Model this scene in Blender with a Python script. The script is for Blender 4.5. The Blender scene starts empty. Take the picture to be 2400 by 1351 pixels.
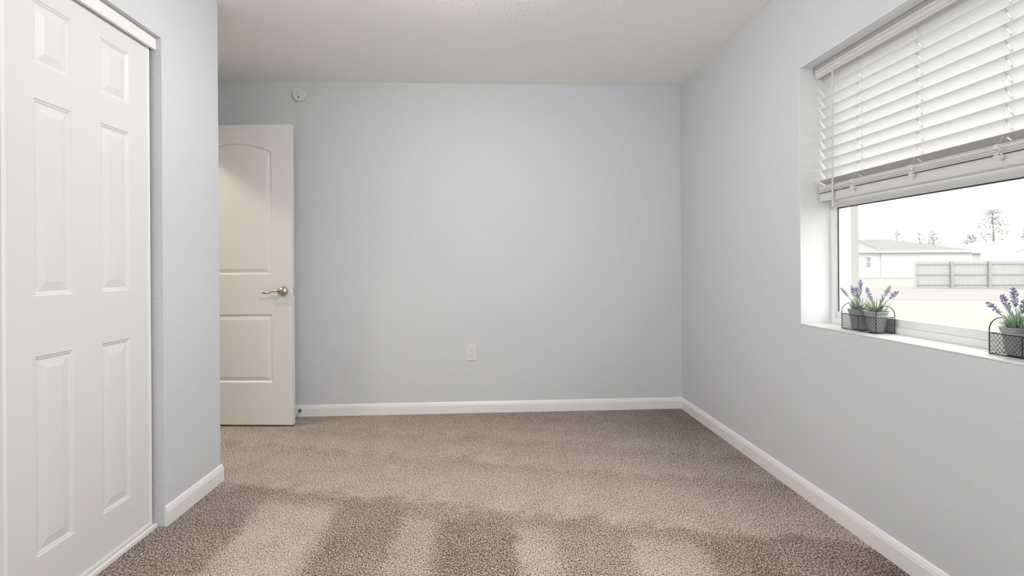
import bpy, bmesh, math, random
from mathutils import Vector, Matrix

random.seed(7)
S = bpy.context.scene
COL = S.collection
PI = math.pi

# ------------------------------------------------------------------ camera
cam_d = bpy.data.cameras.new('camera')
cam = bpy.data.objects.new('camera', cam_d)
COL.objects.link(cam)
YAW, ROLL = 0.0514, -0.0069
fw = Vector((math.sin(YAW), math.cos(YAW), 0.0))
rt0 = Vector((math.cos(YAW), -math.sin(YAW), 0.0))
up0 = Vector((0, 0, 1))
rt = rt0 * math.cos(ROLL) + up0 * math.sin(ROLL)
up = up0 * math.cos(ROLL) - rt0 * math.sin(ROLL)
M = Matrix((rt, up, -fw)).transposed().to_4x4()
M.translation = Vector((0, 0, 1.0862))
cam.matrix_world = M
cam_d.sensor_width = 36.0
cam_d.lens = 18.0
cam_d.shift_y = -51.76 / 2400
cam_d.clip_start = 0.02
cam_d.clip_end = 500
S.camera = cam

# ------------------------------------------------------------------ sky, exposure
world = bpy.data.worlds.new('overcast_sky')
S.world = world
world.use_nodes = True
wn = world.node_tree
wn.nodes.clear()
wo = wn.nodes.new('ShaderNodeOutputWorld')
wb = wn.nodes.new('ShaderNodeBackground')
wb.inputs['Color'].default_value = (1.0, 0.985, 0.965, 1)
wb.inputs['Strength'].default_value = 5.2
wn.links.new(wb.outputs[0], wo.inputs[0])

S.view_settings.view_transform = 'Standard'
S.view_settings.look = 'None'
S.view_settings.gamma = 1.0
S.view_settings.use_curve_mapping = False
S.view_settings.exposure = 0.0
S.cycles.use_denoising = True
S.cycles.max_bounces = 14
S.cycles.diffuse_bounces = 9
S.cycles.transparent_max_bounces = 16
S.cycles.caustics_reflective = False
S.cycles.caustics_refractive = False
S.cycles.sample_clamp_indirect = 8.0

# room dimensions (metres)
XR = 1.4785          # inner face of the window wall
YB = 3.8052          # inner face of the far wall
H = 2.44             # ceiling
XL = -1.3555         # face of the closet wall
YC = 2.680           # end of the closet
YJ = 2.224           # closet opening, far jamb
XA = -2.12           # alcove wall with the hall doorway
YR = -0.90           # wall behind the camera
WY0, WY1 = 0.88, 2.336   # window opening
WZ0, WZ1 = 0.802, 2.009
XF = 1.628           # window frame
XO = 1.760           # outer face of the window wall

# the window lets the sky in: sampling portal in the opening
pd = bpy.data.lights.new('window_portal', 'AREA')
pd.shape = 'RECTANGLE'
pd.size = WZ1 - WZ0
pd.size_y = WY1 - WY0
pd.cycles.is_portal = True
po = bpy.data.objects.new('window_portal', pd)
po.location = (XO + 0.01, (WY0 + WY1) / 2, (WZ0 + WZ1) / 2)
po.rotation_euler = (0, PI / 2, 0)
COL.objects.link(po)

# unseen window added behind the camera to let in fill light
RX0, RX1, RZ0, RZ1 = -0.85, 0.85, 0.55, 2.10
pd2 = bpy.data.lights.new('added_window_portal', 'AREA')
pd2.shape = 'RECTANGLE'
pd2.size = RX1 - RX0
pd2.size_y = RZ1 - RZ0
pd2.cycles.is_portal = True
po2 = bpy.data.objects.new('added_window_portal', pd2)
po2.location = ((RX0 + RX1) / 2, YR - .16, (RZ0 + RZ1) / 2)
po2.rotation_euler = (PI / 2, 0, 0)     # faces into the room (+Y)
COL.objects.link(po2)

FILL_X, FILL_Y = -0.12, 2.02  # ceiling light added out of view to fill the room
FILL_W = 136.0
HALL_W = 230.0

# ------------------------------------------------------------------ materials
def new_mat(name):
    m = bpy.data.materials.new(name)
    m.use_nodes = True
    nt = m.node_tree
    b = nt.nodes['Principled BSDF']
    return m, nt, b


def mat(name, col, rough=0.5, metal=0.0, bump=None, spec=0.5, vary=0.0):
    """bump = (scale, detail, distance); vary = slight tonal noise of the paint itself"""
    m, nt, b = new_mat(name)
    b.inputs['Base Color'].default_value = (*col, 1)
    b.inputs['Roughness'].default_value = rough
    b.inputs['Metallic'].default_value = metal
    b.inputs['Specular IOR Level'].default_value = spec
    tc = nt.nodes.new('ShaderNodeTexCoord')
    if bump:
        n = nt.nodes.new('ShaderNodeTexNoise')
        n.inputs['Scale'].default_value = bump[0]
        n.inputs['Detail'].default_value = bump[1]
        nt.links.new(tc.outputs['Object'], n.inputs['Vector'])
        bp = nt.nodes.new('ShaderNodeBump')
        bp.inputs['Strength'].default_value = 1.0
        bp.inputs['Distance'].default_value = bump[2]
        nt.links.new(n.outputs['Fac'], bp.inputs['Height'])
        nt.links.new(bp.outputs['Normal'], b.inputs['Normal'])
    if vary:
        n2 = nt.nodes.new('ShaderNodeTexNoise')
        n2.inputs['Scale'].default_value = 9.0
        n2.inputs['Detail'].default_value = 4.0
        nt.links.new(tc.outputs['Object'], n2.inputs['Vector'])
        mx = nt.nodes.new('ShaderNodeMix')
        mx.data_type = 'RGBA'
        mx.inputs['A'].default_value = (*[c * (1 - vary) for c in col], 1)
        mx.inputs['B'].default_value = (*[min(1, c * (1 + vary)) for c in col], 1)
        nt.links.new(n2.outputs['Fac'], mx.inputs['Factor'])
        nt.links.new(mx.outputs['Result'], b.inputs['Base Color'])
    return m


def orange_peel(name, col, rough=0.55, dist=0.00045, scale=115):
    m, nt, b = new_mat(name)
    b.inputs['Base Color'].default_value = (*col, 1)
    b.inputs['Roughness'].default_value = rough
    b.inputs['Specular IOR Level'].default_value = 0.35
    tc = nt.nodes.new('ShaderNodeTexCoord')
    n = nt.nodes.new('ShaderNodeTexNoise')
    n.inputs['Scale'].default_value = scale
    n.inputs['Detail'].default_value = 2.5
    n.inputs['Roughness'].default_value = 0.55
    nt.links.new(tc.outputs['Object'], n.inputs['Vector'])
    r = nt.nodes.new('ShaderNodeMapRange')
    r.interpolation_type = 'SMOOTHSTEP'
    r.inputs['From Min'].default_value = 0.42
    r.inputs['From Max'].default_value = 0.66
    nt.links.new(n.outputs['Fac'], r.inputs['Value'])
    bp = nt.nodes.new('ShaderNodeBump')
    bp.inputs['Distance'].default_value = dist
    bp.inputs['Strength'].default_value = 1.0
    nt.links.new(r.outputs['Result'], bp.inputs['Height'])
    nt.links.new(bp.outputs['Normal'], b.inputs['Normal'])
    return m


def carpet_mat():
    m, nt, b = new_mat('taupe_carpet')
    L = nt.links.new
    N = nt.nodes.new
    b.inputs['Roughness'].default_value = 0.95
    b.inputs['Specular IOR Level'].default_value = 0.08
    tc = N('ShaderNodeTexCoord')
    sep = N('ShaderNodeSeparateXYZ')
    L(tc.outputs['Object'], sep.inputs[0])

    def math_(op, a, bb=None, c=None):
        n = N('ShaderNodeMath')
        n.operation = op
        for i, v in enumerate((a, bb, c)):
            if v is None:
                continue
            if isinstance(v, (int, float)):
                n.inputs[i].default_value = v
            else:
                L(v, n.inputs[i])
        return n.outputs[0]

    wob = N('ShaderNodeTexNoise')
    wob.inputs['Scale'].default_value = 6.0
    wob.inputs['Detail'].default_value = 7.0
    wob.inputs['Roughness'].default_value = 0.72
    L(tc.outputs['Object'], wob.inputs['Vector'])
    w = math_('SUBTRACT', wob.outputs['Fac'], 0.5)
    # vacuum passes running along the room, front part
    xs = math_('ADD', sep.outputs['X'], math_('MULTIPLY', w, 0.16))
    fx = math_('DIVIDE', math_('ADD', xs, 1.5), 3.0)
    ramp = N('ShaderNodeValToRGB')
    ramp.color_ramp.interpolation = 'EASE'
    stops = [(-1.45, .15), (-1.07, .22), (-.98, .86), (-.72, .90), (-.62, .20), (-.40, .28), (-.34, .62), (-.24, .66),
             (-.17, .16), (.08, .20), (.14, .80), (.24, .74), (.30, .42), (.52, .46), (.58, .84), (.76, .78),
             (.86, .22), (1.0, .16), (1.1, .48), (1.28, .40), (1.40, .12)]
    el = ramp.color_ramp.elements
    while len(el) < len(stops):
        el.new(0.5)
    for e, (x, v) in zip(el, stops):
        e.position = (x + 1.5) / 3.0
        e.color = (v, v, v, 1)
    L(fx, ramp.inputs['Fac'])
    # passes running across the room, far part
    t = math_('ADD', math_('ADD', sep.outputs['Y'], math_('MULTIPLY', sep.outputs['X'], 0.27)), math_('MULTIPLY', w, 0.30))
    ft = math_('DIVIDE', math_('SUBTRACT', t, 1.8), 2.4)
    r2 = N('ShaderNodeValToRGB')
    r2.color_ramp.interpolation = 'EASE'
    st2 = [(2.15, .26), (2.24, .36), (2.34, .78), (2.52, .76), (2.68, .64), (2.80, .50), (2.88, .68), (3.02, .60),
           (3.14, .48), (3.30, .54), (3.48, .42), (3.75, .26)]
    el = r2.color_ramp.elements
    while len(el) < len(st2):
        el.new(0.5)
    for e, (x, v) in zip(el, st2):
        e.position = (x - 1.8) / 2.4
        e.color = (v, v, v, 1)
    L(ft, r2.inputs['Fac'])
    edge = N('ShaderNodeMapRange')
    edge.interpolation_type = 'SMOOTHSTEP'
    edge.inputs['From Min'].default_value = 2.09
    edge.inputs['From Max'].default_value = 2.25
    L(t, edge.inputs['Value'])
    mixp = N('ShaderNodeMix')
    mixp.data_type = 'FLOAT'
    L(edge.outputs['Result'], mixp.inputs['Factor'])
    L(ramp.outputs['Color'], mixp.inputs['A'])
    L(r2.outputs['Color'], mixp.inputs['B'])
    # darker towards the window wall
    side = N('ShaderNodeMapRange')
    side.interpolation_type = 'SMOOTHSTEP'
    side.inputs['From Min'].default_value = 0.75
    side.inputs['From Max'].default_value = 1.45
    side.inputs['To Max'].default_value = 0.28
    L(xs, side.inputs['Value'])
    nap_less_side = math_('SUBTRACT', mixp.outputs['Result'], side.outputs['Result'])
    nap_and_side = math_('ADD', nap_less_side, math_('MULTIPLY', w, 0.9))
    # tufts
    n1 = N('ShaderNodeTexNoise')
    n1.inputs['Scale'].default_value = 205
    n1.inputs['Detail'].default_value = 3.0
    n1.inputs['Roughness'].default_value = 0.62
    n1.inputs['Distortion'].default_value = 0.35
    mp = N('ShaderNodeMapping')            # the pile lies along the room
    mp.inputs['Scale'].default_value = (1.0, .62, 1.0)
    L(tc.outputs['Object'], mp.inputs['Vector'])
    L(mp.outputs['Vector'], n1.inputs['Vector'])
    shift = math_('MULTIPLY', math_('SUBTRACT', nap_and_side, 0.5), 0.125)
    fac = math_('ADD', n1.outputs['Fac'], shift)
    cr = N('ShaderNodeValToRGB')
    cs = [(.36, (.060, .040, .030)), (.44, (.20, .152, .125)), (.50, (.40, .335, .297)), (.59, (.57, .50, .455)),
          (.72, (.73, .66, .615))]
    el = cr.color_ramp.elements
    while len(el) < len(cs):
        el.new(0.5)
    for e, (x, c) in zip(el, cs):
        e.position = x
        e.color = (*c, 1)
    L(fac, cr.inputs['Fac'])
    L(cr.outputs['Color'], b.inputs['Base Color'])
    bp = N('ShaderNodeBump')
    bp.inputs['Distance'].default_value = 0.006
    bp.inputs['Strength'].default_value = 0.6
    L(n1.outputs['Fac'], bp.inputs['Height'])
    L(bp.outputs['Normal'], b.inputs['Normal'])
    return m


def glass_mat():
    m, nt, b = new_mat('clear_glass')
    nt.nodes.remove(b)
    o = nt.nodes['Material Output']
    t = nt.nodes.new('ShaderNodeBsdfTransparent')
    t.inputs['Color'].default_value = (.97, .98, .975, 1)
    g = nt.nodes.new('ShaderNodeBsdfGlossy')
    g.inputs['Roughness'].default_value = 0.02
    fr = nt.nodes.new('ShaderNodeFresnel')
    fr.inputs['IOR'].default_value = 1.45
    mx = nt.nodes.new('ShaderNodeMixShader')
    ge = nt.nodes.new('ShaderNodeNewGeometry')
    k = nt.nodes.new('ShaderNodeMath')      # mirror only off the face that is met from the air
    k.operation = 'SUBTRACT'
    k.use_clamp = True
    nt.links.new(fr.outputs[0], k.inputs[0])
    nt.links.new(ge.outputs['Backfacing'], k.inputs[1])
    nt.links.new(k.outputs[0], mx.inputs[0])
    nt.links.new(t.outputs[0], mx.inputs[1])
    nt.links.new(g.outputs[0], mx.inputs[2])
    nt.links.new(mx.outputs[0], o.inputs[0])
    return m


def vinyl_slat_mat():
    """thin vinyl: white, and lets a little daylight through"""
    m, nt, b = new_mat('thin_vinyl_slat')
    b.inputs['Base Color'].default_value = (.68, .68, .675, 1)
    b.inputs['Roughness'].default_value = .45
    t = nt.nodes.new('ShaderNodeBsdfTranslucent')
    t.inputs['Color'].default_value = (.89, .89, .90, 1)
    mx = nt.nodes.new('ShaderNodeMixShader')
    mx.inputs[0].default_value = .415
    tc = nt.nodes.new('ShaderNodeTexCoord')
    mp = nt.nodes.new('ShaderNodeMapping')
    mp.inputs['Scale'].default_value = (220, 6, 220)      # fine grain along the slat
    n = nt.nodes.new('ShaderNodeTexNoise')
    n.inputs['Scale'].default_value = 1.0
    n.inputs['Detail'].default_value = 3.0
    bp = nt.nodes.new('ShaderNodeBump')
    bp.inputs['Distance'].default_value = .0004
    nt.links.new(tc.outputs['Object'], mp.inputs['Vector'])
    nt.links.new(mp.outputs['Vector'], n.inputs['Vector'])
    nt.links.new(n.outputs['Fac'], bp.inputs['Height'])
    nt.links.new(bp.outputs['Normal'], b.inputs['Normal'])
    nt.links.new(b.outputs[0], mx.inputs[1])
    nt.links.new(t.outputs[0], mx.inputs[2])
    nt.links.new(mx.outputs[0], nt.nodes['Material Output'].inputs[0])
    return m


def emit_mat(name, col, strength):
    m, nt, b = new_mat(name)
    b.inputs['Base Color'].default_value = (.9, .9, .88, 1)
    b.inputs['Emission Color'].default_value = (*col, 1)
    b.inputs['Emission Strength'].default_value = strength
    return m


WALL = orange_peel('pale_blue_grey_wall_paint', (.604, .626, .652))
CEIL = orange_peel('warm_white_ceiling_paint', (.92, .912, .888), 0.8, 0.0005, 60)
HALLP = orange_peel('beige_hall_paint', (.74, .70, .63))
TRIM = mat('white_trim_paint', (.80, .79, .77), 0.35, bump=(14, 2, .0003))
DOORW = mat('white_door_paint', (.70, .692, .68), 0.42, bump=(60, 3, .0002))
REVEAL = orange_peel('white_reveal_paint', (.71, .72, .73), 0.6, 0.0002)
SILLM = mat('white_sill_paint', (.64, .64, .645), 0.35, bump=(30, 2, .0002))
VINYL = mat('white_vinyl', (.74, .75, .74), 0.35, bump=(40, 2, .0001))
GASKET = mat('dark_grey_gasket', (.05, .052, .06), 0.7, bump=(60, 2, .0002))
SLATM = mat('white_slat', (.58, .575, .565), 0.45, bump=(25, 2, .00015))
THINSLAT = vinyl_slat_mat()
CORDM = mat('white_cord', (.80, .80, .80), 0.7, bump=(400, 1, .0002))
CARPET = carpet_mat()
GLASS = glass_mat()
NICKEL = mat('satin_nickel', (.56, .50, .42), 0.24, 1.0, bump=(200, 2, .00005))
STEEL = mat('bright_steel', (.75, .75, .76), 0.22, 1.0, bump=(200, 2, .00005))
DARKSTEEL = mat('dark_steel', (.16, .155, .16), 0.3, 1.0, bump=(200, 2, .00005))
WIRE = mat('black_wire', (.018, .018, .024), 0.45, 0.6, bump=(300, 2, .0001))
GALV = mat('galvanised_zinc', (.40, .41, .42), 0.55, 0.55, bump=(45, 4, .0004), vary=.22)
SOIL = mat('dark_moss', (.05, .06, .035), 0.95, bump=(150, 4, .003))
LEAF = mat('grey_green_leaf', (.23, .33, .23), 0.6, bump=(80, 2, .0003), vary=.45)
LEAFB = mat('pale_green_leaf', (.42, .52, .36), 0.6, bump=(80, 2, .0003), vary=.35)
STEMM = mat('stem_green', (.17, .22, .15), 0.6, bump=(80, 2, .0003))
LAV = mat('lavender_flower', (.30, .265, .44), 0.75, bump=(150, 3, .0006), vary=.35)
LAVD = mat('dark_violet_flower', (.19, .155, .34), 0.75, bump=(150, 3, .0006), vary=.35)
PLASTIC = mat('white_plastic', (.68, .68, .67), 0.4, bump=(90, 2, .0001))
GREYP = mat('grey_print', (.22, .22, .21), 0.6, bump=(90, 2, .0001))
SLOT = mat('dark_slot', (.02, .02, .02), 0.8, bump=(90, 2, .0001))

# exterior
LAWN = mat('dry_pale_lawn', (.212, .212, .196), 0.95, bump=(6, 6, .03), vary=.10, spec=0)
ROAD = mat('pale_concrete_road', (.200, .195, .190), 0.9, bump=(20, 4, .004), spec=0)
HSEW = mat('pale_stucco', (.475, .468, .458), 0.9, bump=(12, 3, .004), spec=0)
HSER = mat('weathered_grey_shingle', (.172, .172, .171), 0.9, bump=(14, 4, .01), vary=.06, spec=0)
HSET = mat('white_fascia', (.60, .595, .585), 0.7, bump=(12, 2, .001), spec=0)
SUNLIT_ROOF = mat('sunlit_wing_roof', (.205, .203, .198), 0.9, bump=(14, 4, .01), spec=0)  # sun on the wing roof put into its colour
HWIN = mat('dull_window_glass', (.24, .25, .26), 0.5, bump=(3, 2, .001), spec=0)
FENCE = mat('weathered_grey_wood', (.310, .307, .295), 0.9, bump=(18, 4, .006), vary=.16, spec=0)
FPOST = mat('darker_weathered_post', (.250, .248, .243), 0.9, bump=(18, 4, .006), vary=.1, spec=0)
TREEL = mat('hazy_green_foliage', (.265, .28, .26), 0.9, bump=(5, 3, .02), vary=.25, spec=0)
BARK = mat('grey_bark', (.22, .215, .21), 0.95, bump=(20, 4, .02), spec=0)
UTIL = mat('utility_cable', (.26, .26, .26), 0.8, bump=(20, 2, .001), spec=0)

OUTER = mat('weathered_white_masonry_paint', (.40, .398, .39), 0.9, bump=(120, 3, .001), spec=0)

# ------------------------------------------------------------------ mesh builder
class MB:
    def __init__(self):
        self.v, self.f, self.m = [], [], []

    def add(self, verts, faces, mi=0):
        o = len(self.v)
        self.v += [tuple(p) for p in verts]
        self.f += [tuple(i + o for i in f) for f in faces]
        self.m += [mi] * len(faces)

    def box(self, x0, x1, y0, y1, z0, z1, mi=0):
        vs = [(x, y, z) for z in (z0, z1) for y in (y0, y1) for x in (x0, x1)]
        self.add(vs, [(0, 2, 3, 1), (4, 5, 7, 6), (0, 1, 5, 4), (2, 6, 7, 3), (0, 4, 6, 2), (1, 3, 7, 5)], mi)

    def prism(self, prof, a, b, mi=0):
        """prof: list of 3-D offsets forming a closed outline; extruded from point a to point b"""
        n = len(prof)
        a, b = Vector(a), Vector(b)
        vs = [a + Vector(p) for p in prof] + [b + Vector(p) for p in prof]
        fs = [(i, (i + 1) % n, n + (i + 1) % n, n + i) for i in range(n)]
        fs += [tuple(range(n - 1, -1, -1)), tuple(range(n, 2 * n))]
        self.add(vs, fs, mi)

    def tube(self, pts, r, seg=6, mi=0, cap=True, closed=False):
        pts = [Vector(p) for p in pts]
        n = len(pts)
        rs = r if isinstance(r, (list, tuple)) else [r] * n
        vs, fs = [], []
        prev = None
        for i, p in enumerate(pts):
            if closed:
                t = pts[(i + 1) % n] - pts[i - 1]
            else:
                t = pts[min(i + 1, n - 1)] - pts[max(i - 1, 0)]
            if t.length < 1e-9:
                t = Vector((0, 0, 1))
            t.normalize()
            if prev is None:
                a = Vector((0, 0, 1)) if abs(t.z) < .9 else Vector((1, 0, 0))
                nrm = t.cross(a).normalized()
            else:
                nrm = prev - t * prev.dot(t)
                if nrm.length < 1e-6:
                    nrm = t.orthogonal()
                nrm.normalize()
            prev = nrm
            bn = t.cross(nrm)
            for k in range(seg):
                an = 2 * PI * k / seg
                vs.append(p + (nrm * math.cos(an) + bn * math.sin(an)) * rs[i])
        m_ = n if closed else n - 1
        for i in range(m_):
            j = (i + 1) % n
            for k in range(seg):
                k2 = (k + 1) % seg
                fs.append((i * seg + k, i * seg + k2, j * seg + k2, j * seg + k))
        if cap and not closed:
            fs.append(tuple(range(seg - 1, -1, -1)))
            fs.append(tuple((n - 1) * seg + k for k in range(seg)))
        self.add(vs, fs, mi)

    def lathe(self, prof, c=(0, 0, 0), axis=(0, 0, 1), seg=32, mi=0):
        """prof: (radius, height) pairs along the axis"""
        ax = Vector(axis).normalized()
        u = ax.orthogonal().normalized()
        w = ax.cross(u)
        c = Vector(c)
        vs, fs = [], []
        for (r, h) in prof:
            for k in range(seg):
                a = 2 * PI * k / seg
                vs.append(c + ax * h + (u * math.cos(a) + w * math.sin(a)) * max(r, 1e-5))
        for i in range(len(prof) - 1):
            for k in range(seg):
                k2 = (k + 1) % seg
                fs.append((i * seg + k, i * seg + k2, (i + 1) * seg + k2, (i + 1) * seg + k))
        fs.append(tuple(range(seg - 1, -1, -1)))
        fs.append(tuple((len(prof) - 1) * seg + k for k in range(seg)))
        self.add(vs, fs, mi)

    def build(self, name, mats, parent=None, smooth=False, bevel=0.0, loc=None, keep_order=False, auto=40):
        me = bpy.data.meshes.new(name)
        me.from_pydata(self.v, [], self.f)
        ms = mats if isinstance(mats, (list, tuple)) else [mats]
        for m in ms:
            me.materials.append(m)
        me.polygons.foreach_set('material_index', self.m)
        bm = bmesh.new()
        bm.from_mesh(me)
        bmesh.ops.recalc_face_normals(bm, faces=bm.faces)
        if bevel:
            bmesh.ops.bevel(bm, geom=[e for e in bm.edges if len(e.link_faces) == 2 and e.calc_face_angle(0) > .6],
                            offset=bevel, segments=2, profile=.5, affect='EDGES', clamp_overlap=True)
        if smooth:
            for f in bm.faces:
                f.smooth = True
            for e in bm.edges:
                if len(e.link_faces) == 2 and e.calc_face_angle(0) > math.radians(auto):
                    e.smooth = False
        bm.to_mesh(me)
        bm.free()
        o = bpy.data.objects.new(name, me)
        COL.objects.link(o)
        if parent is not None:
            o.parent = parent
        if loc is not None:
            o.location = loc
        return o


def tag(o, label, cat, group=None, kind=None):
    o['label'] = label
    o['category'] = cat
    if group:
        o['group'] = group
    if kind:
        o['kind'] = kind
    return o


def thing(name, label, cat, loc=(0, 0, 0), rotz=0.0, group=None, kind=None):
    o = bpy.data.objects.new(name, None)
    o.empty_display_size = 0.05
    o.location = loc
    o.rotation_euler = (0, 0, rotz)
    COL.objects.link(o)
    return tag(o, label, cat, group, kind)


def struct(o, label, cat):
    return tag(o, label, cat, kind='structure')


# ------------------------------------------------------------------ room shell
b = MB()
b.add([(x, y, 0) for y in (YR - .1, YB + .05) for x in (-3.4, XR + .02)], [(0, 1, 3, 2)])
b.add([(x, y, -.12) for y in (YR - .1, YB + .05) for x in (-3.4, XR + .02)], [(0, 2, 3, 1)])
fl = b.build('floor', CARPET)
struct(fl, 'taupe flecked cut-pile carpet floor with vacuum marks', 'carpet')

b = MB()
b.box(-3.5, XO, YR - .15, YB + .15, H, H + .15)
struct(b.build('ceiling', CEIL), 'plain warm white textured ceiling', 'ceiling')

b = MB()
b.box(-3.5, XO, YB, YB + .15, -.12, H)
struct(b.build('wall_back', WALL), 'far pale blue-grey wall with the outlet and round sensor', 'wall')

b = MB()   # window wall with the opening left out
b.box(XR, XO, YR - .15, WY0, -.5, H)
b.box(XR, XO, WY1, YB, -.5, H)
b.box(XR, XO, WY0, WY1, -.5, WZ0)
b.box(XR, XO, WY0, WY1, WZ1, H)
struct(b.build('wall_right', WALL), 'pale blue-grey wall around the window', 'wall')

b = MB()
b.box(-3.5, RX0, YR - .15, YR, -.5, H)
b.box(RX1, XR, YR - .15, YR, -.5, H)
b.box(RX0, RX1, YR - .15, YR, -.5, RZ0)
b.box(RX0, RX1, YR - .15, YR, RZ1, H)
struct(b.build('wall_rear', WALL), 'pale blue-grey wall opposite the far wall', 'wall')

ZO = 2.055   # head of the closet opening
Y0C = 0.86   # near end of the closet opening
b = MB()
b.box(XL - .115, XL, YJ, YC, 0, H)
b.box(XL - .115, XL, Y0C, YJ, ZO, H)
b.box(XL - .115, XL, YR, Y0C, 0, H)
b.box(XA - .10, XL - .115, YC - .10, YC, 0, H)
struct(b.build('wall_closet', WALL), 'pale blue-grey wall framing the sliding closet doors', 'wall')

DY0, DY1, DZ = 2.84, 3.655, 2.09   # hall doorway
b = MB()
b.box(XA - .115, XA, YR, DY0, 0, H)
b.box(XA - .115, XA, DY1, YB, 0, H)
b.box(XA - .115, XA, DY0, DY1, DZ, H)
struct(b.build('wall_left', WALL), 'alcove wall holding the hall doorway behind the closet', 'wall')

b = MB()
b.box(-3.4, -3.3, YR, YB, 0, H)
struct(b.build('wall_hall', HALLP), 'beige hallway wall beyond the doorway', 'wall')

# doorway lining + casing
b = MB()
b.box(XA - .117, XA + .002, DY0, DY0 + .018, 0, DZ)
b.box(XA - .117, XA + .002, DY1 - .018, DY1, 0, DZ)
b.box(XA - .117, XA + .002, DY0 + .018, DY1 - .018, DZ - .018, DZ)
b.box(XA, XA + .014, DY0 - .055, DY0 + .006, 0, DZ + .05)
b.box(XA, XA + .014, DY1 - .006, DY1 + .055, 0, DZ + .05)
b.box(XA, XA + .014, DY0 + .006, DY1 - .006, DZ - .006, DZ + .05)
struct(b.build('trim_2', TRIM, bevel=.002), 'white casing around the hall doorway in the alcove', 'door casing')

# baseboards: profile runs out from the wall along n
BH, BT = .084, .012
BP = [(0, 0), (BT, 0), (BT, .058), (BT * .86, .0625), (BT * .80, .069), (BT * .62, .0725), (BT * .50, .078), (BT * .22, .0825), (0, BH)]


def baseboard(runs, name, label):
    b = MB()
    for a, c, n in runs:
        b.prism([(n[0] * d, n[1] * d, z) for d, z in BP], a, c)
    return struct(b.build(name, TRIM), label, 'baseboard')


baseboard([((XA, YB, 0), (XR, YB, 0), (0, -1))], 'baseboard_back', 'white baseboard along the far wall')
baseboard([((XR, YR, 0), (XR, YB - BT * .4, 0), (-1, 0))], 'baseboard_right', 'white baseboard under the window')
baseboard([((XL, YJ + .002, 0), (XL, YC + BT, 0), (1, 0)), ((XA, YC, 0), (XL, YC, 0), (0, 1))],
          'baseboard_closet', 'white baseboard wrapping the corner of the closet wall')
baseboard([((XA, YC + BT, 0), (XA, DY0 - .056, 0), (1, 0)), ((XA, DY1 + .056, 0), (XA, YB - BT, 0), (1, 0))], 'baseboard_left',
          'white baseboard in the alcove by the hall doorway')

# ------------------------------------------------------------------ panel doors
def inset(pts, d):
    """offset a convex outline (u,v) inwards"""
    n = len(pts)
    out = []
    for i in range(n):
        p0, p1, p2 = Vector(pts[i - 1]), Vector(pts[i]), Vector(pts[(i + 1) % n])
        e1 = (p1 - p0).normalized()
        e2 = (p2 - p1).normalized()
        n1 = Vector((-e1.y, e1.x))
        n2 = Vector((-e2.y, e2.x))
        bis = (n1 + n2)
        bis.normalize()
        k = d / max(.3, bis.dot(n1))
        out.append(p1 + bis * k)
    return out


def rect(u0, u1, v0, v1):
    return [(u0, v0), (u1, v0), (u1, v1), (u0, v1)]


def panel_face(W, Ht, panels, T, prof):
    """one moulded face in the plane y=0 (looking along +y at it), slab runs back to y=T.  u->x, v->z"""
    bm = bmesh.new()
    edges = []

    def loop(pts, y):
        return [bm.verts.new((p[0], y, p[1])) for p in pts]
    outer = loop(rect(0, W, 0, Ht), 0)
    for i in range(4):
        edges.append(bm.edges.new((outer[i], outer[(i + 1) % 4])))
    firsts = []
    for pts in panels:
        l0 = loop(pts, 0)
        firsts.append((pts, l0))
        n = len(l0)
        for i in range(n):
            edges.append(bm.edges.new((l0[i], l0[(i + 1) % n])))
    bmesh.ops.triangle_fill(bm, use_beauty=True, edges=edges)
    for pts, l0 in firsts:
        prev = l0
        n = len(prev)
        for d, dep in prof:
            cur = loop(inset([Vector(p) for p in pts], d), dep)
            for i in range(n):
                bm.faces.new((prev[i], prev[(i + 1) % n], cur[(i + 1) % n], cur[i]))
            prev = cur
        bm.faces.new(prev)
    back = loop(rect(0, W, 0, Ht), T)
    for i in range(4):
        bm.faces.new((outer[i], back[i], back[(i + 1) % 4], outer[(i + 1) % 4]))
    bm.faces.new(back[::-1])
    bmesh.ops.recalc_face_normals(bm, faces=bm.faces)
    return bm


def bm_obj(bm, name, m, parent):
    me = bpy.data.meshes.new(name)
    bm.to_mesh(me)
    bm.free()
    me.materials.append(m)
    o = bpy.data.objects.new(name, me)
    COL.objects.link(o)
    o.parent = parent
    return o


# closet doors: local u runs towards the far end of the room, face looks into the room (+X)
CW, CH, CT = .652, 2.035, .035
PROF6 = [(.004, .0028), (.007, .0028), (.011, .0055), (.015, .0062), (.040, .0020), (.042, .0013)]


def closet_door(name, label, x, y0, sign=1):
    root = thing(name, label, 'closet door', (x, y0, .022), PI / 2, kind='structure')
    pu = [(.108, .256), (.385, .533)]
    pv = [(.168, .791), (.980, 1.598), (1.708, 1.910)]
    pan = [rect(a, c, d, e) for a, c in pu for d, e in pv]
    bm_obj(panel_face(CW, CH, pan, CT, PROF6), 'door_slab', DOORW, root)
    b = MB()     # thin frame wrapped round the slab edge
    w, o = .012, .0022
    b.box(-.0015, w, -o, CT, -.0015, CH)
    b.box(CW - w, CW + .0045, -o, CT, -.0015, CH)
    b.box(w, CW - w, -o, .004, -.0015, w)
    b.build('edge_trim', TRIM, root, bevel=.0012)
    return root


XD = -1.397
# rotating by +90 deg sends local x to +Y and local y to -X
closet_door('door_2', 'white six-panel sliding closet door beside the closet wall corner', XD, 1.553)
closet_door('door_3', 'white sliding closet door tucked behind the six-panel one', XD - .045, .93)

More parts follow.
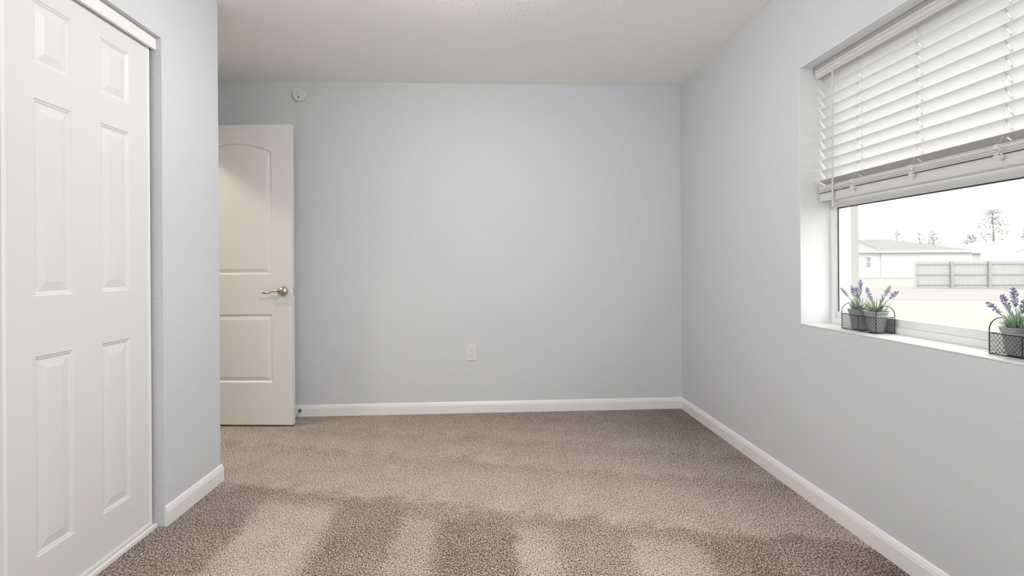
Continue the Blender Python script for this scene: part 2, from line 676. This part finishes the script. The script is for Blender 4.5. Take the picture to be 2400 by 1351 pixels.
b = MB()
b.box(XD + .006, XD + .020, Y0C, YJ, 2.004, ZO)      # fascia
b.box(XD + .006, XD - .088, Y0C, YJ, ZO - .006, ZO)
struct(b.build('trim_1', TRIM, bevel=.0012), 'white fascia board over the closet door track', 'track fascia')
b = MB()
b.box(XD - .10, XD + .016, Y0C, YJ - .004, 0.0, .017)
struct(b.build('trim_3', TRIM, bevel=.002), 'low white guide strip under the closet doors', 'door track')

# hall door, standing open in front of the far wall
HWD, HHT, HT = .771, 2.050, .035
hx, hy, hz = -1.318, 3.561, .013
ang = math.radians(-4.74)
hd = thing('door_1', 'white two-panel arch-top hall door standing open', 'door', (hx, hy, hz), ang, kind='structure')
arch = [(-.625, 1.015), (-.137, 1.015), (-.137, 1.845)]
for k in range(1, 16):
    t_ = -k / 16
    u = -.137 - .488 * k / 16
    c_ = (u + .381) / .244
    arch.append((u, 1.845 + .055 * (1 - c_ * c_)))
arch.append((-.625, 1.845))
PROF2 = [(.004, .004), (.009, .0085), (.014, .009), (.036, .002), (.040, .0015)]
K = 1.0122
lowp = [(u * K, v * K) for u, v in rect(-.625, -.137, .285, .745)]
arch = [(u * K, v * K) for u, v in arch]
bmd = panel_face(HWD, HHT, [[(u + HWD, v) for u, v in arch], [(u + HWD, v) for u, v in lowp]], HT, PROF2)
for v in bmd.verts:
    v.co.x -= HWD
bm_obj(bmd, 'door_slab', DOORW, hd)
# lever handle
b = MB()
hu, hv = -.0612, .911
b.lathe([(.0, 0), (.0335, 0), (.0335, .004), (.0325, .009), (.029, .0145), (.0235, .0185), (.0165, .021), (.0135, .024), (.0125, .045), (.0145, .050), (.012, .0555), (.0, .057)],
        (hu, 0, hv), (0, -1, 0), 28)
lev = []
rad = []
for k in range(15):
    s = k / 14
    lev.append((hu - .004 - .120 * s, -.047 + .006 * s, hv + .004 * (1 - s) + .0068 * math.sin(s * 2.0 * PI) * (.55 + .45 * s) - .006 * s))
    rad.append(.0082 - .0026 * math.sin(min(1, s * 1.35) * PI / 2) + .0022 * max(0, s - .75) * 4 * (1 if k < 14 else .3))
b.tube(lev, rad, 10)
handle = b.build('lever_handle', NICKEL, hd, smooth=True)
handle['label'] = 'satin nickel lever handle'
b = MB()
b.box(.0, .0016, .0055, .0295, hv - .0285, hv + .0285)
b.build('latch_plate', STEEL, hd, bevel=.0006)
b = MB()
b.prism([(.0, .011, -.009), (.0, .024, -.009), (.0, .024, .009), (.0, .011, .009)], (.0016, 0, hv), (.010, -.001, hv))
b.build('latch_bolt', STEEL, hd)
for zz in (.22, 1.0, 1.80):
    b = MB()
    b.tube([(-HWD - .004, HT + .004, zz - .045), (-HWD - .004, HT + .004, zz + .045)], .006, 10)
    b.box(-HWD - .002, -HWD + .0, .006, HT + .004, zz - .044, zz + .044)
    b.build('hinge', NICKEL, hd, smooth=True)

# ------------------------------------------------------------------ window
win = thing('window_1', 'white single-hung window deep in the white reveal', 'window', (XF, 0, 0), 0, kind='structure')
e = .004
b = MB()    # painted reveal lining, three sides
b.box(XR - XF - .0005, -.0, WY1 - e, WY1, WZ0, WZ1)
b.box(XR - XF - .0005, -.0, WY0, WY0 + e, WZ0, WZ1)
b.box(XR - XF - .0005, -.0, WY0 + e, WY1 - e, WZ1 - e, WZ1)
b.build('reveal_lining', REVEAL, win)
b = MB()
b.box(XR - XF - .0015, 0, WY0 + e, WY1 - e, WZ0 - .001, WZ0 + .004)
b.build('window_sill', SILLM, win, bevel=.001)
b = MB()    # outer frame
FW = .010
b.box(-.004, .075, WY1 - .030, WY1 - e, WZ0, WZ1 - e)
b.box(-.004, .075, WY0 + e, WY0 + .030, WZ0, WZ1 - e)
b.box(-.004, .075, WY0 + .030, WY1 - .030, WZ0 + .004, WZ0 + .030)
b.box(-.004, .075, WY0 + .030, WY1 - .030, WZ1 - .03, WZ1 - e)
b.build('window_frame', VINYL, win, bevel=.0015)
YA, YB_ = WY0 + .026, WY1 - .026
b = MB()    # lower sash: bottom rail, stiles, meeting rail
b.box(.004, .030, YA, YB_, WZ0 + .030, WZ0 + .062)
b.box(.004, .030, YA, YA + .012, WZ0 + .06, 1.39)
b.box(.004, .030, YB_ - .012, YB_, WZ0 + .06, 1.39)
b.box(.002, .034, YA, YB_, 1.347, 1.392)
b.build('sash', VINYL, win, bevel=.0015)
b = MB()
b.box(.006, .0105, YB_ - .0155, YB_ - .012, WZ0 + .062, 1.347)
b.box(.006, .0105, YA + .012, YA + .0155, WZ0 + .062, 1.347)
b.box(.010, .026, YA + .012, YB_ - .012, 1.3435, 1.347)
b.build('gasket', GASKET, win)
b = MB()    # upper sash stiles
b.box(.036, .060, YA, YA + .03, 1.36, WZ1 - .03)
b.box(.036, .060, YB_ - .03, YB_, 1.36, WZ1 - .03)
b.box(.036, .060, YA + .03, YB_ - .03, WZ1 - .06, WZ1 - .03)
b.box(.036, .060, YA + .03, YB_ - .03, 1.36, 1.39)
b.build('sash', VINYL, win, bevel=.0015)
b = MB()    # outside returns of the opening, weathered masonry paint
for y0, y1 in ((WY1 - .006, WY1), (WY0, WY0 + .006)):
    b.box(.076, XO - XF, y0, y1, WZ0, WZ1)
b.box(.076, XO - XF, WY0 + .006, WY1 - .006, WZ1 - .006, WZ1)
b.box(.076, XO - XF + .01, WY0 + .006, WY1 - .006, WZ0 - .001, WZ0 + .008)
b.build('outer_reveal', OUTER, win)
b = MB()
b.box(.016, .019, YA + .014, YB_ - .014, WZ0 + .058, 1.350)
b.build('glass_pane', GLASS, win)
b = MB()
b.box(.046, .049, YA + .025, YB_ - .025, 1.38, WZ1 - .05)
b.build('glass_pane', GLASS, win)

# added rear window (unseen, behind the camera, for fill light)
w2 = thing('added_rear_window', 'white framed window added behind the camera for fill light', 'window', (0, YR - .10, 0), 0, kind='structure')
b = MB()
for x0, x1 in ((RX0, RX0 + .04), (RX1 - .04, RX1)):
    b.box(x0, x1, -.03, .03, RZ0, RZ1)
for z0, z1 in ((RZ0, RZ0 + .04), (RZ1 - .04, RZ1), ((RZ0 + RZ1) / 2 - .02, (RZ0 + RZ1) / 2 + .02)):
    b.box(RX0 + .04, RX1 - .04, -.03, .03, z0, z1)
b.build('window_frame', VINYL, w2, bevel=.002)
b = MB()
b.box(RX0 + .03, RX1 - .03, -.002, .002, RZ0 + .03, RZ1 - .03)
b.build('glass_pane', GLASS, w2)

# ------------------------------------------------------------------ venetian blind
BY0, BY1 = WY0 + .012, WY1 - .012
LAD = [2.092, 1.792, 1.472, 1.140]
BX = 1.589
bl = thing('window_blind', 'white horizontal slat blind drawn half up over the window', 'blind', (BX, 0, 0))
b = MB()
b.box(-.028, .030, BY0, BY1, 1.955, WZ1 - .005)
b.build('headrail', SLATM, bl, bevel=.001)
b = MB()
vp = [(-.036, 0, 1.950), (-.030, 0, 1.950), (-.030, 0, 2.003), (-.046, 0, 2.003), (-.046, 0, 1.999), (-.042, 0, 1.996), (-.042, 0, 1.980),
      (-.039, 0, 1.977), (-.0415, 0, 1.973), (-.0415, 0, 1.962), (-.038, 0, 1.957)]
b.prism(vp, (0, BY0, 0), (0, BY1, 0))
b.build('valance', SLATM, bl)


def slat_mesh(name, cz, tilt, cx=0.0, slots=True, w=.050, th=.0028, m=None):
    """slightly crowned slat with rout holes at the ladders"""
    b = MB()
    ys = [BY0]
    for y in sorted(LAD):
        ys += [y - .0021, y + .0021]
    ys.append(BY1)
    us = [-w / 2, -.014, -.009, 0, .009, .014, w / 2]
    ct, st = math.cos(tilt), math.sin(tilt)

    def P(u, y, o):
        cr = .0012 * (1 - (2 * u / w) ** 2)
        q = cr + o
        return (cx + u * ct + q * st, y, cz - u * st + q * ct)
    for i in range(len(ys) - 1):
        hole = slots and i % 2 == 1
        cells = [(0, 2), (4, 6)] if hole else [(0, 6)]
        for a, c in cells:
            n = c - a + 1
            top = [P(us[a + k], y, th / 2) for y in (ys[i], ys[i + 1]) for k in range(n)]
            bot = [P(us[a + k], y, -th / 2) for y in (ys[i], ys[i + 1]) for k in range(n)]
            fs = []
            N2 = 2 * n
            for k in range(n - 1):
                fs.append((k, k + 1, n + k + 1, n + k))
                fs.append((N2 + k, N2 + n + k, N2 + n + k + 1, N2 + k + 1))
            fs.append((0, n, N2 + n, N2))
            fs.append((n - 1, N2 + n - 1, N2 + 2 * n - 1, 2 * n - 1))
            if i == 0 or hole or i == len(ys) - 2 or True:
                fs.append(tuple(range(n)) + tuple(range(N2 + n - 1, N2 - 1, -1)))
                fs.append(tuple(range(n, 2 * n)) + tuple(range(N2 + 2 * n - 1, N2 + n - 1, -1)))
            b.add(top + bot, fs)
    return b.build(name, m or THINSLAT, bl)


TILT = math.radians(54)
z = 1.9525
for k in range(10):
    slat_mesh('slat', z - .025 * math.sin(TILT), TILT)
    z -= .0478
slat_mesh('slat', 1.4615, math.radians(33), -.002, m=SLATM)
zs = 1.4475
nst = 9
for k in range(nst):
    off = random.uniform(-.0012, .0012)
    slat_mesh('slat', zs - .0016, math.radians(random.uniform(-1.5, 2.0)), off - .0005 * k, slots=False, m=SLATM)
    zs -= .0034 + (.0014 if k == 7 else 0)
b = MB()
rz = zs - .001
rp = [(-.021, 0, rz), (.023, 0, rz), (.025, 0, rz - .003), (.025, 0, 1.381), (.022, 0, 1.377), (-.025, 0, 1.377), (-.0255, 0, 1.384), (-.0225, 0, 1.387),
      (-.0225, 0, 1.393), (-.021, 0, 1.398)]
b.prism(rp, (0, BY0 - .002, 0), (0, BY1 + .002, 0))
b.build('bottom_rail', SLATM, bl)
# tilt wand
b = MB()
b.tube([(-.031, 2.2175, 1.972), (-.031, 2.2185, 1.66), (-.031, 2.222, 1.345)], .0043, 8)
b.tube([(-.031, 2.222, 1.349), (-.031, 2.222, 1.343)], .0050, 8)
b.build('tilt_wand', SLATM, bl, smooth=True)
# ladder cords, with the slack gathered in loops over the stack
random.seed(21)
for y in LAD:
    b = MB()
    pts = []
    zt = 1.953
    k = 0
    while zt > 1.478:
        pts.append((-.0168 - .0006 * (k % 2), y + random.uniform(-.0006, .0006), zt))
        zt -= .0239
        k += 1
    pts += [(-.0195, y + .002, 1.474), (-.026, y - .002, 1.463), (-.028, y + .006, 1.452)]
    b.tube(pts, .00052, 5)
    pts2 = [(.0125, y, 1.953), (.0125, y, 1.47)]
    b.tube(pts2, .00052, 5)
    b.build('ladder_cord', CORDM, bl)
    b = MB()
    for (cz, rz_, ry, turns) in ((1.437, .011, .0165, 11), (1.410, .011, .0150, 9)):
        pts = []
        for q in range(turns * 9):
            a = 2 * PI * q / 9
            jr = .55 + .45 * math.sin(q * .61 + y * 40)
            pts.append((-.0305 - .0035 * math.sin(q * .37 + y * 9) - .002 * math.cos(a * .5),
                        y + .004 + ry * jr * math.cos(a + .25 * math.sin(q * .3)) + .003 * math.sin(q * 1.9),
                        cz + rz_ * (.6 + .4 * math.cos(q * .47)) * math.sin(a * 1.02) + .002 * math.sin(q * 2.3)))
        b.tube(pts, .00065, 5)
    b.tube([(-.031, y + .006, 1.401), (-.029, y + .004, 1.390), (-.0275, y + .002, 1.379), (-.020, y - .004, 1.3745), (-.004, y - .012, 1.3735),
            (.010, y - .018, 1.370), (.018, y - .022, 1.364), (.016, y - .027, 1.358), (.020, y - .030, 1.363), (.014, y - .022, 1.369)], .0007, 5)
    b.lathe([(0, 0), (.0035, .0003), (.0035, .002), (0, .0028)], (-.001, y - .013, 1.3735), (0, 0, -1), 10)
    b.build('gathered_cord', CORDM, bl)

# ------------------------------------------------------------------ wall fittings
al = thing('round_wall_sensor', 'round white sensor high on the far wall above the open door', 'sensor', (-1.342, YB, 2.342))
b = MB()
b.lathe([(0, 0), (.046, 0), (.046, .006), (.0495, .0065), (.0495, .020), (.047, .0245), (.042, .0262), (.0, .0268)], (0, 0, 0), (0, -1, 0), 48)
b.build('housing', PLASTIC, al, smooth=True, auto=35)
b = MB()
pts = []
for k in range(0, 19):
    a = math.radians(38 + k * 284 / 18)
    pts.append((.0115 * math.cos(a) - .002, -.0268, .006 + .0125 * math.sin(a)))
b.tube(pts, .0009, 5)
b.build('ring_mark', GREYP, al)
b = MB()
b.box(-.0075, .0045, -.0275, -.0262, -.0275, -.0145)
b.build('test_button', GREYP, al, bevel=.0004)

ou = thing('wall_outlet', 'white duplex wall outlet low on the far wall', 'outlet', (-.1095, YB, .4485))
b = MB()
b.box(-.0395, .0395, -.0065, 0, -.0615, .0615)
b.build('cover_plate', PLASTIC, ou, bevel=.0028)
for s in (1, -1):
    b = MB()
    zc = .0195 * s
    oct_ = []
    for k in range(28):
        a = 2 * PI * k / 28
        oct_.append((.0170 * math.cos(a), 0, zc + max(-.0140, min(.0140, .0170 * math.sin(a)))))
    b.prism(oct_, (0, -.006, 0), (0, -.0082, 0))
    rc = b.build('receptacle', PLASTIC, ou)
    b = MB()
    b.box(-.0080, -.0058, -.0088, -.0078, zc + .0010, zc + .0095)
    b.box(.0058, .0078, -.0088, -.0078, zc + .0015, zc + .0090)
    b.lathe([(0, 0), (.0028, 0), (.0028, .0008), (0, .0009)], (0, -.0080, zc - .0075), (0, -1, 0), 12)
    b.build('slots', SLOT, rc)
b = MB()
b.lathe([(0, 0), (.0032, 0), (.0028, .0012), (0, .0016)], (0, -.0063, 0), (0, -1, 0), 12)
b.build('screw', PLASTIC, ou)

st = thing('door_stop', 'small steel door stop on the baseboard behind the open door', 'door stop', (-1.353, YB - BT, .046))
b = MB()
b.lathe([(0, 0), (.0115, 0), (.0115, .003), (.009, .0075), (.0055, .010), (.004, .011), (.004, .064), (0, .064)], (0, 0, 0), (0, -1, 0), 20)
b.build('rod', DARKSTEEL, st, smooth=True)
b = MB()
b.lathe([(0, .060), (.0085, .060), (.0085, .074), (.006, .078), (0, .078)], (0, 0, 0), (0, -1, 0), 16)
b.build('rubber_tip', PLASTIC, st, smooth=True)

# ------------------------------------------------------------------ baskets and lavender on the sill
ZS = WZ0 + .0042


def wire_basket(label, x, y):
    """long side runs along local y, 0.194 x 0.073 m"""
    LY, LX, Hh = .097, .0388, .064
    r = thing('wire_basket', label, 'basket', (x, y, ZS), 0, 'black wire baskets on the sill')
    b = MB()
    R = .00145
    zb = R
    for zz in (zb, Hh):
        b.tube([(-LX, -LY, zz), (LX, -LY, zz), (LX, LY, zz), (-LX, LY, zz)], R if zz == zb else .0013, 6, closed=True)
    b.tube([(-LX, 0, zb), (LX, 0, zb)], R, 6)
    for sx in (-1, 1):
        b.tube([(sx * LX, 0, zb), (sx * LX, 0, Hh)], .0013, 6)
    for yy in (-.05, .05):
        b.tube([(-LX, yy, zb), (LX, yy, zb)], .0009, 6)
    b.build('wire_frame', WIRE, r, smooth=True)
    for sy in (-1, 1):
        b = MB()
        pts = [(-LX, sy * LY, zb)] + [(-LX, sy * LY, zz) for zz in (.03, .062, .074)]
        for k in range(1, 14):
            a = PI - PI * k / 14
            pts.append((LX * math.cos(a), sy * LY, .074 + .0365 * math.sin(a)))
        pts += [(LX, sy * LY, zz) for zz in (.074, .062, .03, zb)]
        b.tube(pts, .0015, 7)
        b.build('handle', WIRE, r, smooth=True)
    rw = .00052
    sp = .0122
    for sx in (-1, 1):
        b = MB()
        for sg in (1, -1):
            k = -LY - Hh
            while k < LY + Hh:
                a0, a1 = k, k + sg * Hh * .8
                p0, p1 = Vector((a0, zb)), Vector((a1, Hh))
                d = p1 - p0
                t0, t1 = 0.0, 1.0
                for lim, s_ in ((-LY, 1), (LY, -1)):
                    f0, f1 = (p0.x - lim) * s_, (p1.x - lim) * s_
                    if f0 < 0 and f1 < 0:
                        t0, t1 = 1, 0
                    elif f0 < 0:
                        t0 = max(t0, -f0 / (f1 - f0))
                    elif f1 < 0:
                        t1 = min(t1, f0 / (f0 - f1))
                if t1 - t0 > .05:
                    q0, q1 = p0 + d * t0, p0 + d * t1
                    b.tube([(sx * LX, q0.x, q0.y), (sx * LX, q1.x, q1.y)], rw, 4)
                k += sp
        b.build('mesh_side', WIRE, r)
    for sy in (-1, 1):
        b = MB()
        for sg in (1, -1):
            k = -LX - Hh
            while k < LX + Hh:
                p0, p1 = Vector((k, zb)), Vector((k + sg * Hh * .8, Hh))
                d = p1 - p0
                t0, t1 = 0.0, 1.0
                for lim, s_ in ((-LX, 1), (LX, -1)):
                    f0, f1 = (p0.x - lim) * s_, (p1.x - lim) * s_
                    if f0 < 0 and f1 < 0:
                        t0, t1 = 1, 0
                    elif f0 < 0:
                        t0 = max(t0, -f0 / (f1 - f0))
                    elif f1 < 0:
                        t1 = min(t1, f0 / (f0 - f1))
                if t1 - t0 > .05:
                    q0, q1 = p0 + d * t0, p0 + d * t1
                    b.tube([(q0.x, sy * LY, q0.y), (q1.x, sy * LY, q1.y)], rw, 4)
                k += sp
        b.build('mesh_end', WIRE, r)
    return r


def blade(b, base, d, length, width, droop, mi):
    """a narrow folded leaf, tapering at both ends"""
    base = Vector(base)
    d = Vector(d).normalized()
    side = d.cross(Vector((0, 0, 1)))
    if side.length < .05:
        side = Vector((1, 0, 0))
    side.normalize()
    nrm = side.cross(d)
    vs = []
    n = 5
    for k in range(n + 1):
        s = k / n
        p = base + d * (length * s) + Vector((0, 0, -droop * length * s * s))
        wv = width * (math.sin(PI * (0.12 + .88 * s)) ** .8) * .5 if k < n else 0.0002
        vs += [p - side * wv, p + nrm * (wv * .35), p + side * wv]
    fs = []
    for k in range(n):
        o = k * 3
        fs += [(o, o + 1, o + 4, o + 3), (o + 1, o + 2, o + 5, o + 4)]
    b.add(vs, fs, mi)


def lavender(label, x, y, spikes, seed, bushy=1.0, bloom=None):
    """spikes: list of (tip offset x, y, height over the sill, flower length)"""
    rnd = random.Random(seed)
    r = thing('potted_lavender', label, 'potted plant', (x, y, ZS + .0035), 0, 'lavender pots in the wire baskets')
    b = MB()
    b.lathe([(0, 0), (.0270, 0), (.0280, .0015), (.0362, .0605), (.0368, .0610), (.0376, .0640), (.0372, .0655), (.0386, .0670), (.0422, .079), (.0450, .0815),
             (.0452, .083), (.0435, .0832), (.0412, .079), (.0375, .067), (0, .067)], seg=40)
    b.build('pot', GALV, r, smooth=True, auto=50)
    b = MB()
    b.lathe([(0, .066), (.0375, .0665), (.030, .072), (.015, .075), (0, .076)], seg=20)
    b.build('moss', SOIL, r, smooth=True)
    b = MB()
    for k in range(int(135 * bushy)):
        a = rnd.uniform(0, 2 * PI)
        rr = rnd.uniform(0, .026)
        lean = rnd.uniform(.12, .85)
        d = (math.cos(a) * lean, math.sin(a) * lean, rnd.uniform(.7, 1.1))
        blade(b, (rr * math.cos(a), rr * math.sin(a), .072), d, rnd.uniform(.030, .080), rnd.uniform(.0026, .0048), rnd.uniform(-.1, .6), 0 if rnd.random() < .62 else 1)
    for (tx, ty, tz, fl_) in spikes:      # leaves climbing each flower stem
        for k in range(7):
            s = rnd.uniform(.15, .6)
            p = (tx * s * .9, ty * s * .9, .072 + (tz - .078) * s)
            a = rnd.uniform(0, 2 * PI)
            blade(b, p, (math.cos(a) * .5 + tx * 6, math.sin(a) * .5 + ty * 6, 1.0), rnd.uniform(.022, .038), .004, .1, 0 if rnd.random() < .6 else 1)
    b.build('foliage', [LEAF, LEAFB], r)
    for (tx, ty, tz, fl_) in spikes:
        tip = Vector((tx, ty, tz))
        base = Vector((tx * .12, ty * .12, .072))
        mid = base.lerp(tip, .5) + Vector((-tx * .10, -ty * .10, .008))
        cv = []
        for k in range(11):
            s = k / 10
            cv.append(base * (1 - s) ** 2 + mid * 2 * s * (1 - s) + tip * s * s)
        L_ = (tip - base).length
        s0 = max(.2, 1 - fl_ / L_)
        bf = MB()
        nw = max(6, int(fl_ / .0042))
        for k in range(nw):
            s = s0 + (1 - s0) * (k / (nw - 1))
            p = base * (1 - s) ** 2 + mid * 2 * s * (1 - s) + tip * s * s
            tg = ((mid - base) * (1 - s) + (tip - mid) * s).normalized()
            u = tg.orthogonal().normalized()
            w = tg.cross(u)
            env = (.55 + .45 * math.sin(PI * (k / (nw - 1)) ** .8)) * (1.0 if k < nw - 1 else .5)
            cnt = 6
            for q in range(cnt):
                if rnd.random() < .22:
                    continue
                a = 2 * PI * (q + .5 * (k % 2)) / cnt + rnd.uniform(-.5, .5)
                dr = (u * math.cos(a) + w * math.sin(a)) * .85 + tg * rnd.uniform(.25, .75)
                dr.normalize()
                ln = rnd.uniform(.0085, .0145) * env
                bf.tube([p, p + dr * ln * .45, p + dr * ln * .8, p + dr * ln], [.0006, .0010, .0013, .0004], 5)
        fo = bf.build('flower_spike', bloom or LAV, r)
        bs = MB()
        bs.tube(cv, [.0011 - .0004 * k / 10 for k in range(11)], 5)
        bs.build('stem', STEMM, fo)
    return r


wire_basket('black wire basket of two lavender pots, further along the sill', 1.580, 2.047)
wire_basket('black wire basket with lavender at the near end of the sill', 1.586, 1.402)
lavender('lavender in the zinc pot nearest the window corner', 1.583, 2.096,
         [(-.004, .105, .168, .052), (.0, .048, .178, .050), (.004, .022, .172, .052), (.012, .006, .205, .055)], 3)
lavender('lavender in the zinc pot nearest the middle of the sill', 1.580, 1.998,
         [(-.022, .022, .176, .055), (.010, -.060, .184, .046), (.004, -.105, .168, .046)], 5)
lavender('dark violet lavender in the basket at the near end of the sill', 1.584, 1.447,
         [(-.004, .090, .150, .048), (-.004, .044, .176, .050), (-.010, .004, .200, .060), (.004, -.022, .176, .055), (.010, -.045, .186, .055)], 11, 1.15, LAVD)
lavender('lavender mostly cut off by the picture edge on the sill', 1.584, 1.352,
         [(-.004, .030, .172, .050), (.0, -.020, .186, .050), (.006, -.060, .166, .050)], 13, 1.0, LAVD)

# ------------------------------------------------------------------ lamps out of shot: added room fill, hall light
cl = thing('added_ceiling_light', 'round white flush ceiling light added as unseen room fill', 'ceiling light', (FILL_X, FILL_Y, H))
b = MB()
b.lathe([(0, 0), (.155, 0), (.155, .018), (.146, .024), (0, .024)], (0, 0, 0), (0, 0, -1), 40)
b.build('base', TRIM, cl, smooth=True)
b = MB()
b.lathe([(.140, .0245), (.139, .040), (.125, .065), (.095, .085), (.05, .096), (0, .099)], (0, 0, 0), (0, 0, -1), 40)
b.build('glass_shade', emit_mat('fill_light_glass', (1.0, .98, .955), FILL_W), cl, smooth=True)

hl = thing('hall_light', 'round warm ceiling light in the hallway', 'ceiling light', (-2.72, 2.86, H))
b = MB()
b.lathe([(0, 0), (.10, 0), (.10, .015), (0, .015)], (0, 0, 0), (0, 0, -1), 32)
b.build('base', TRIM, hl, smooth=True)
b = MB()
b.lathe([(.092, .0155), (.088, .035), (.06, .055), (0, .062)], (0, 0, 0), (0, 0, -1), 32)
b.build('glass_shade', emit_mat('lit_warm_glass', (1.0, .90, .76), HALL_W), hl, smooth=True)

# ------------------------------------------------------------------ outdoors
G = -.5
b = MB()
gx = [1.8, 12, 19.0, 28.5, 40, 90]
b.add([(x, y, G) for y in (-20, 140) for x in (XO + .02, 140)], [(0, 1, 3, 2)])
struct(b.build('lawn', LAWN), 'pale dry grass outside the window', 'lawn')
b = MB()
# street running past between lawn and fence, following the fence line
p0, p1 = Vector((19.0, 20.9, G + .003)), Vector((27.2, 30.6, G + .003))
dirr = Vector((33.2 - 27.3, 30.0 - 31.3, 0)).normalized()
b.add([p0 - dirr * 25, p0 + dirr * 60, p1 + dirr * 50, p1 - dirr * 25], [(0, 1, 2, 3)])
struct(b.build('road', ROAD), 'pale street between the lawn and the fence', 'road')

fn = thing('wooden_fence', 'weathered grey board fence across the street', 'fence', (27.29, 31.29, G), math.atan2(-1.264, 5.92))
FL, FH = 12.6, 1.72
b = MB()
k = 0.0
random.seed(5)
while k < FL:
    w_ = .135
    tz = FH + random.uniform(-.02, .02)
    b.prism([(0, 0, .05), (w_, 0, .05), (w_, 0, tz - .04), (w_ - .035, 0, tz), (.035, 0, tz), (0, 0, tz - .04)], (k, .02, 0), (k, .038, 0))
    k += .150
b.build('board_panel', FENCE, fn)
for zz in (.22, .86, 1.52):
    b = MB()
    b.box(0, FL, -.03, .018, zz - .045, zz + .045)
    b.build('rail', FPOST, fn)
for k in range(7):
    b = MB()
    b.box(k * 2.1 - .07, k * 2.1 + .07, -.11, -.03, 0, 1.70)
    b.build('post', FENCE if k == 0 else FPOST, fn, bevel=.01)

# neighbour house with a hip roof
h1 = thing('neighbour_house', 'pale single-storey house with a grey hip roof behind the fence', 'house', (43.5, 54.2, G))
b = MB()
b.box(0, 10.5, 0, 9, 0, 2.95)
b.box(-8.5, 0, .12, 9, 0, 2.95)
b.build('walls', HSEW, h1)
ez, rz_ = 2.93, 4.45
b = MB()
vs = [(-.45, -.5, ez), (11.0, -.5, ez), (11.0, 9.5, ez), (-.45, 9.5, ez), (.9, 4.5, rz_), (4.4, 4.5, rz_)]
b.add(vs, [(0, 1, 5, 4), (1, 2, 5), (2, 3, 4, 5), (3, 0, 4), (3, 2, 1, 0)])
b.build('roof', HSER, h1)
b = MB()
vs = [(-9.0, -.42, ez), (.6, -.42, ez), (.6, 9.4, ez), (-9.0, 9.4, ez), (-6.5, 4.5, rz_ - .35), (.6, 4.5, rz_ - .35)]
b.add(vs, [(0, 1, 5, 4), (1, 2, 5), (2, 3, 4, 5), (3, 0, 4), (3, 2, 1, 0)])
b.build('roof', SUNLIT_ROOF, h1)  # wing slope coloured paler to look sunlit
b = MB()
b.box(-9.0, 11.0, -.53, -.5, ez - .18, ez + .03)
b.box(10.97, 11.0, -.5, 9.5, ez - .18, ez + .03)
b.build('fascia', HSET, h1)
b = MB()
b.box(-1.73, -1.13, .04, .12, 1.10, 2.35)
wf = b.build('window', HSET, h1)
for z0, z1 in ((1.16, 1.69), (1.76, 2.29)):
    b = MB()
    b.box(-1.67, -1.19, .02, .06, z0, z1)
    b.build('pane', HWIN, wf)

h2 = thing('gabled_house', 'pale gabled house with a white chimney block beyond the fence', 'house', (59.0, 55.0, G))
b = MB()
b.box(.9, 7.0, 0, 8, 0, 2.9)
b.add([(.9, 0, 2.9), (7.0, 0, 2.9), (3.95, 0, 4.0)], [(0, 1, 2)])
b.build('walls', HSEW, h2)
b = MB()
for sx, x0 in ((1, .4), (-1, 7.5)):
    b.prism([(0, 0, 2.75), (0, 0, 2.9), (sx * 3.55, 0, 4.15), (sx * 3.55, 0, 4.0)], (x0, -.4, 0), (x0, 8.4, 0))
b.build('roof', HSET, h2)
b = MB()
b.box(-2.2, .4, -.6, 1.0, 0, 3.95)
b.build('chimney', HSET, h2)


def tree(label, x, y, h, w, n, seed, name='hazy_tree', trunk=.12):
    rnd = random.Random(seed)
    r = thing(name, label, 'tree', (x, y, G), 0, 'hazy trees on the skyline')
    b = MB()
    b.tube([(0, 0, 0), (.1, 0, h * .5), (.0, .1, h * .94)], [trunk, trunk * .7, trunk * .25], 7)
    b.build('trunk', BARK, r, smooth=True)
    b = MB()
    for k in range(n):
        cz = h * (.42 + .56 * rnd.random() ** .9)
        rr = w * .5 * (1.05 - (cz / h - .38) * 1.35) * math.sqrt(rnd.random())
        a = rnd.uniform(0, 2 * PI)
        c = Vector((rr * math.cos(a), rr * math.sin(a), cz))
        for q in range(7):
            p = c + Vector((rnd.gauss(0, .32), rnd.gauss(0, .32), rnd.gauss(0, .16)))
            d1 = Vector((rnd.gauss(0, 1), rnd.gauss(0, 1), rnd.gauss(0, .6))).normalized() * rnd.uniform(.10, .2)
            d2 = d1.orthogonal().normalized() * rnd.uniform(.05, .1)
            b.add([p - d1, p + d2, p + d1, p - d2], [(0, 1, 2, 3)])
    b.build('foliage', TREEL, r)
    return r


tree('small hazy treetop above the house ridge', 56.2, 67.2, 6.3, 2.4, 70, 1)
tree('second small hazy treetop right of the ridge', 59.6, 67.4, 6.1, 1.7, 60, 2)
tree('hazy tree with a rounded top between the houses', 62.6, 68.5, 6.3, 2.6, 110, 3)
tree('tallest hazy tree with layered branches', 70.0, 67.2, 9.3, 6.4, 330, 4, trunk=.2)
tree('hazy low tree left of the tallest tree', 65.6, 66.0, 5.6, 2.7, 120, 5)
tree('hazy broad tree beyond the gabled house', 77.2, 68.4, 7.0, 5.4, 240, 6)

b = MB()
pts = []
for k in range(25):
    s = k / 24
    pts.append((47 + 45 * s, 60.6 - 1.3 * s, 4.1 + 5.5 * s - 4 * .8 * s * (1 - s)))
b.tube(pts, .04, 5)
tag(b.build('utility_cable', UTIL), 'thin overhead cable sloping across the trees', 'cable')
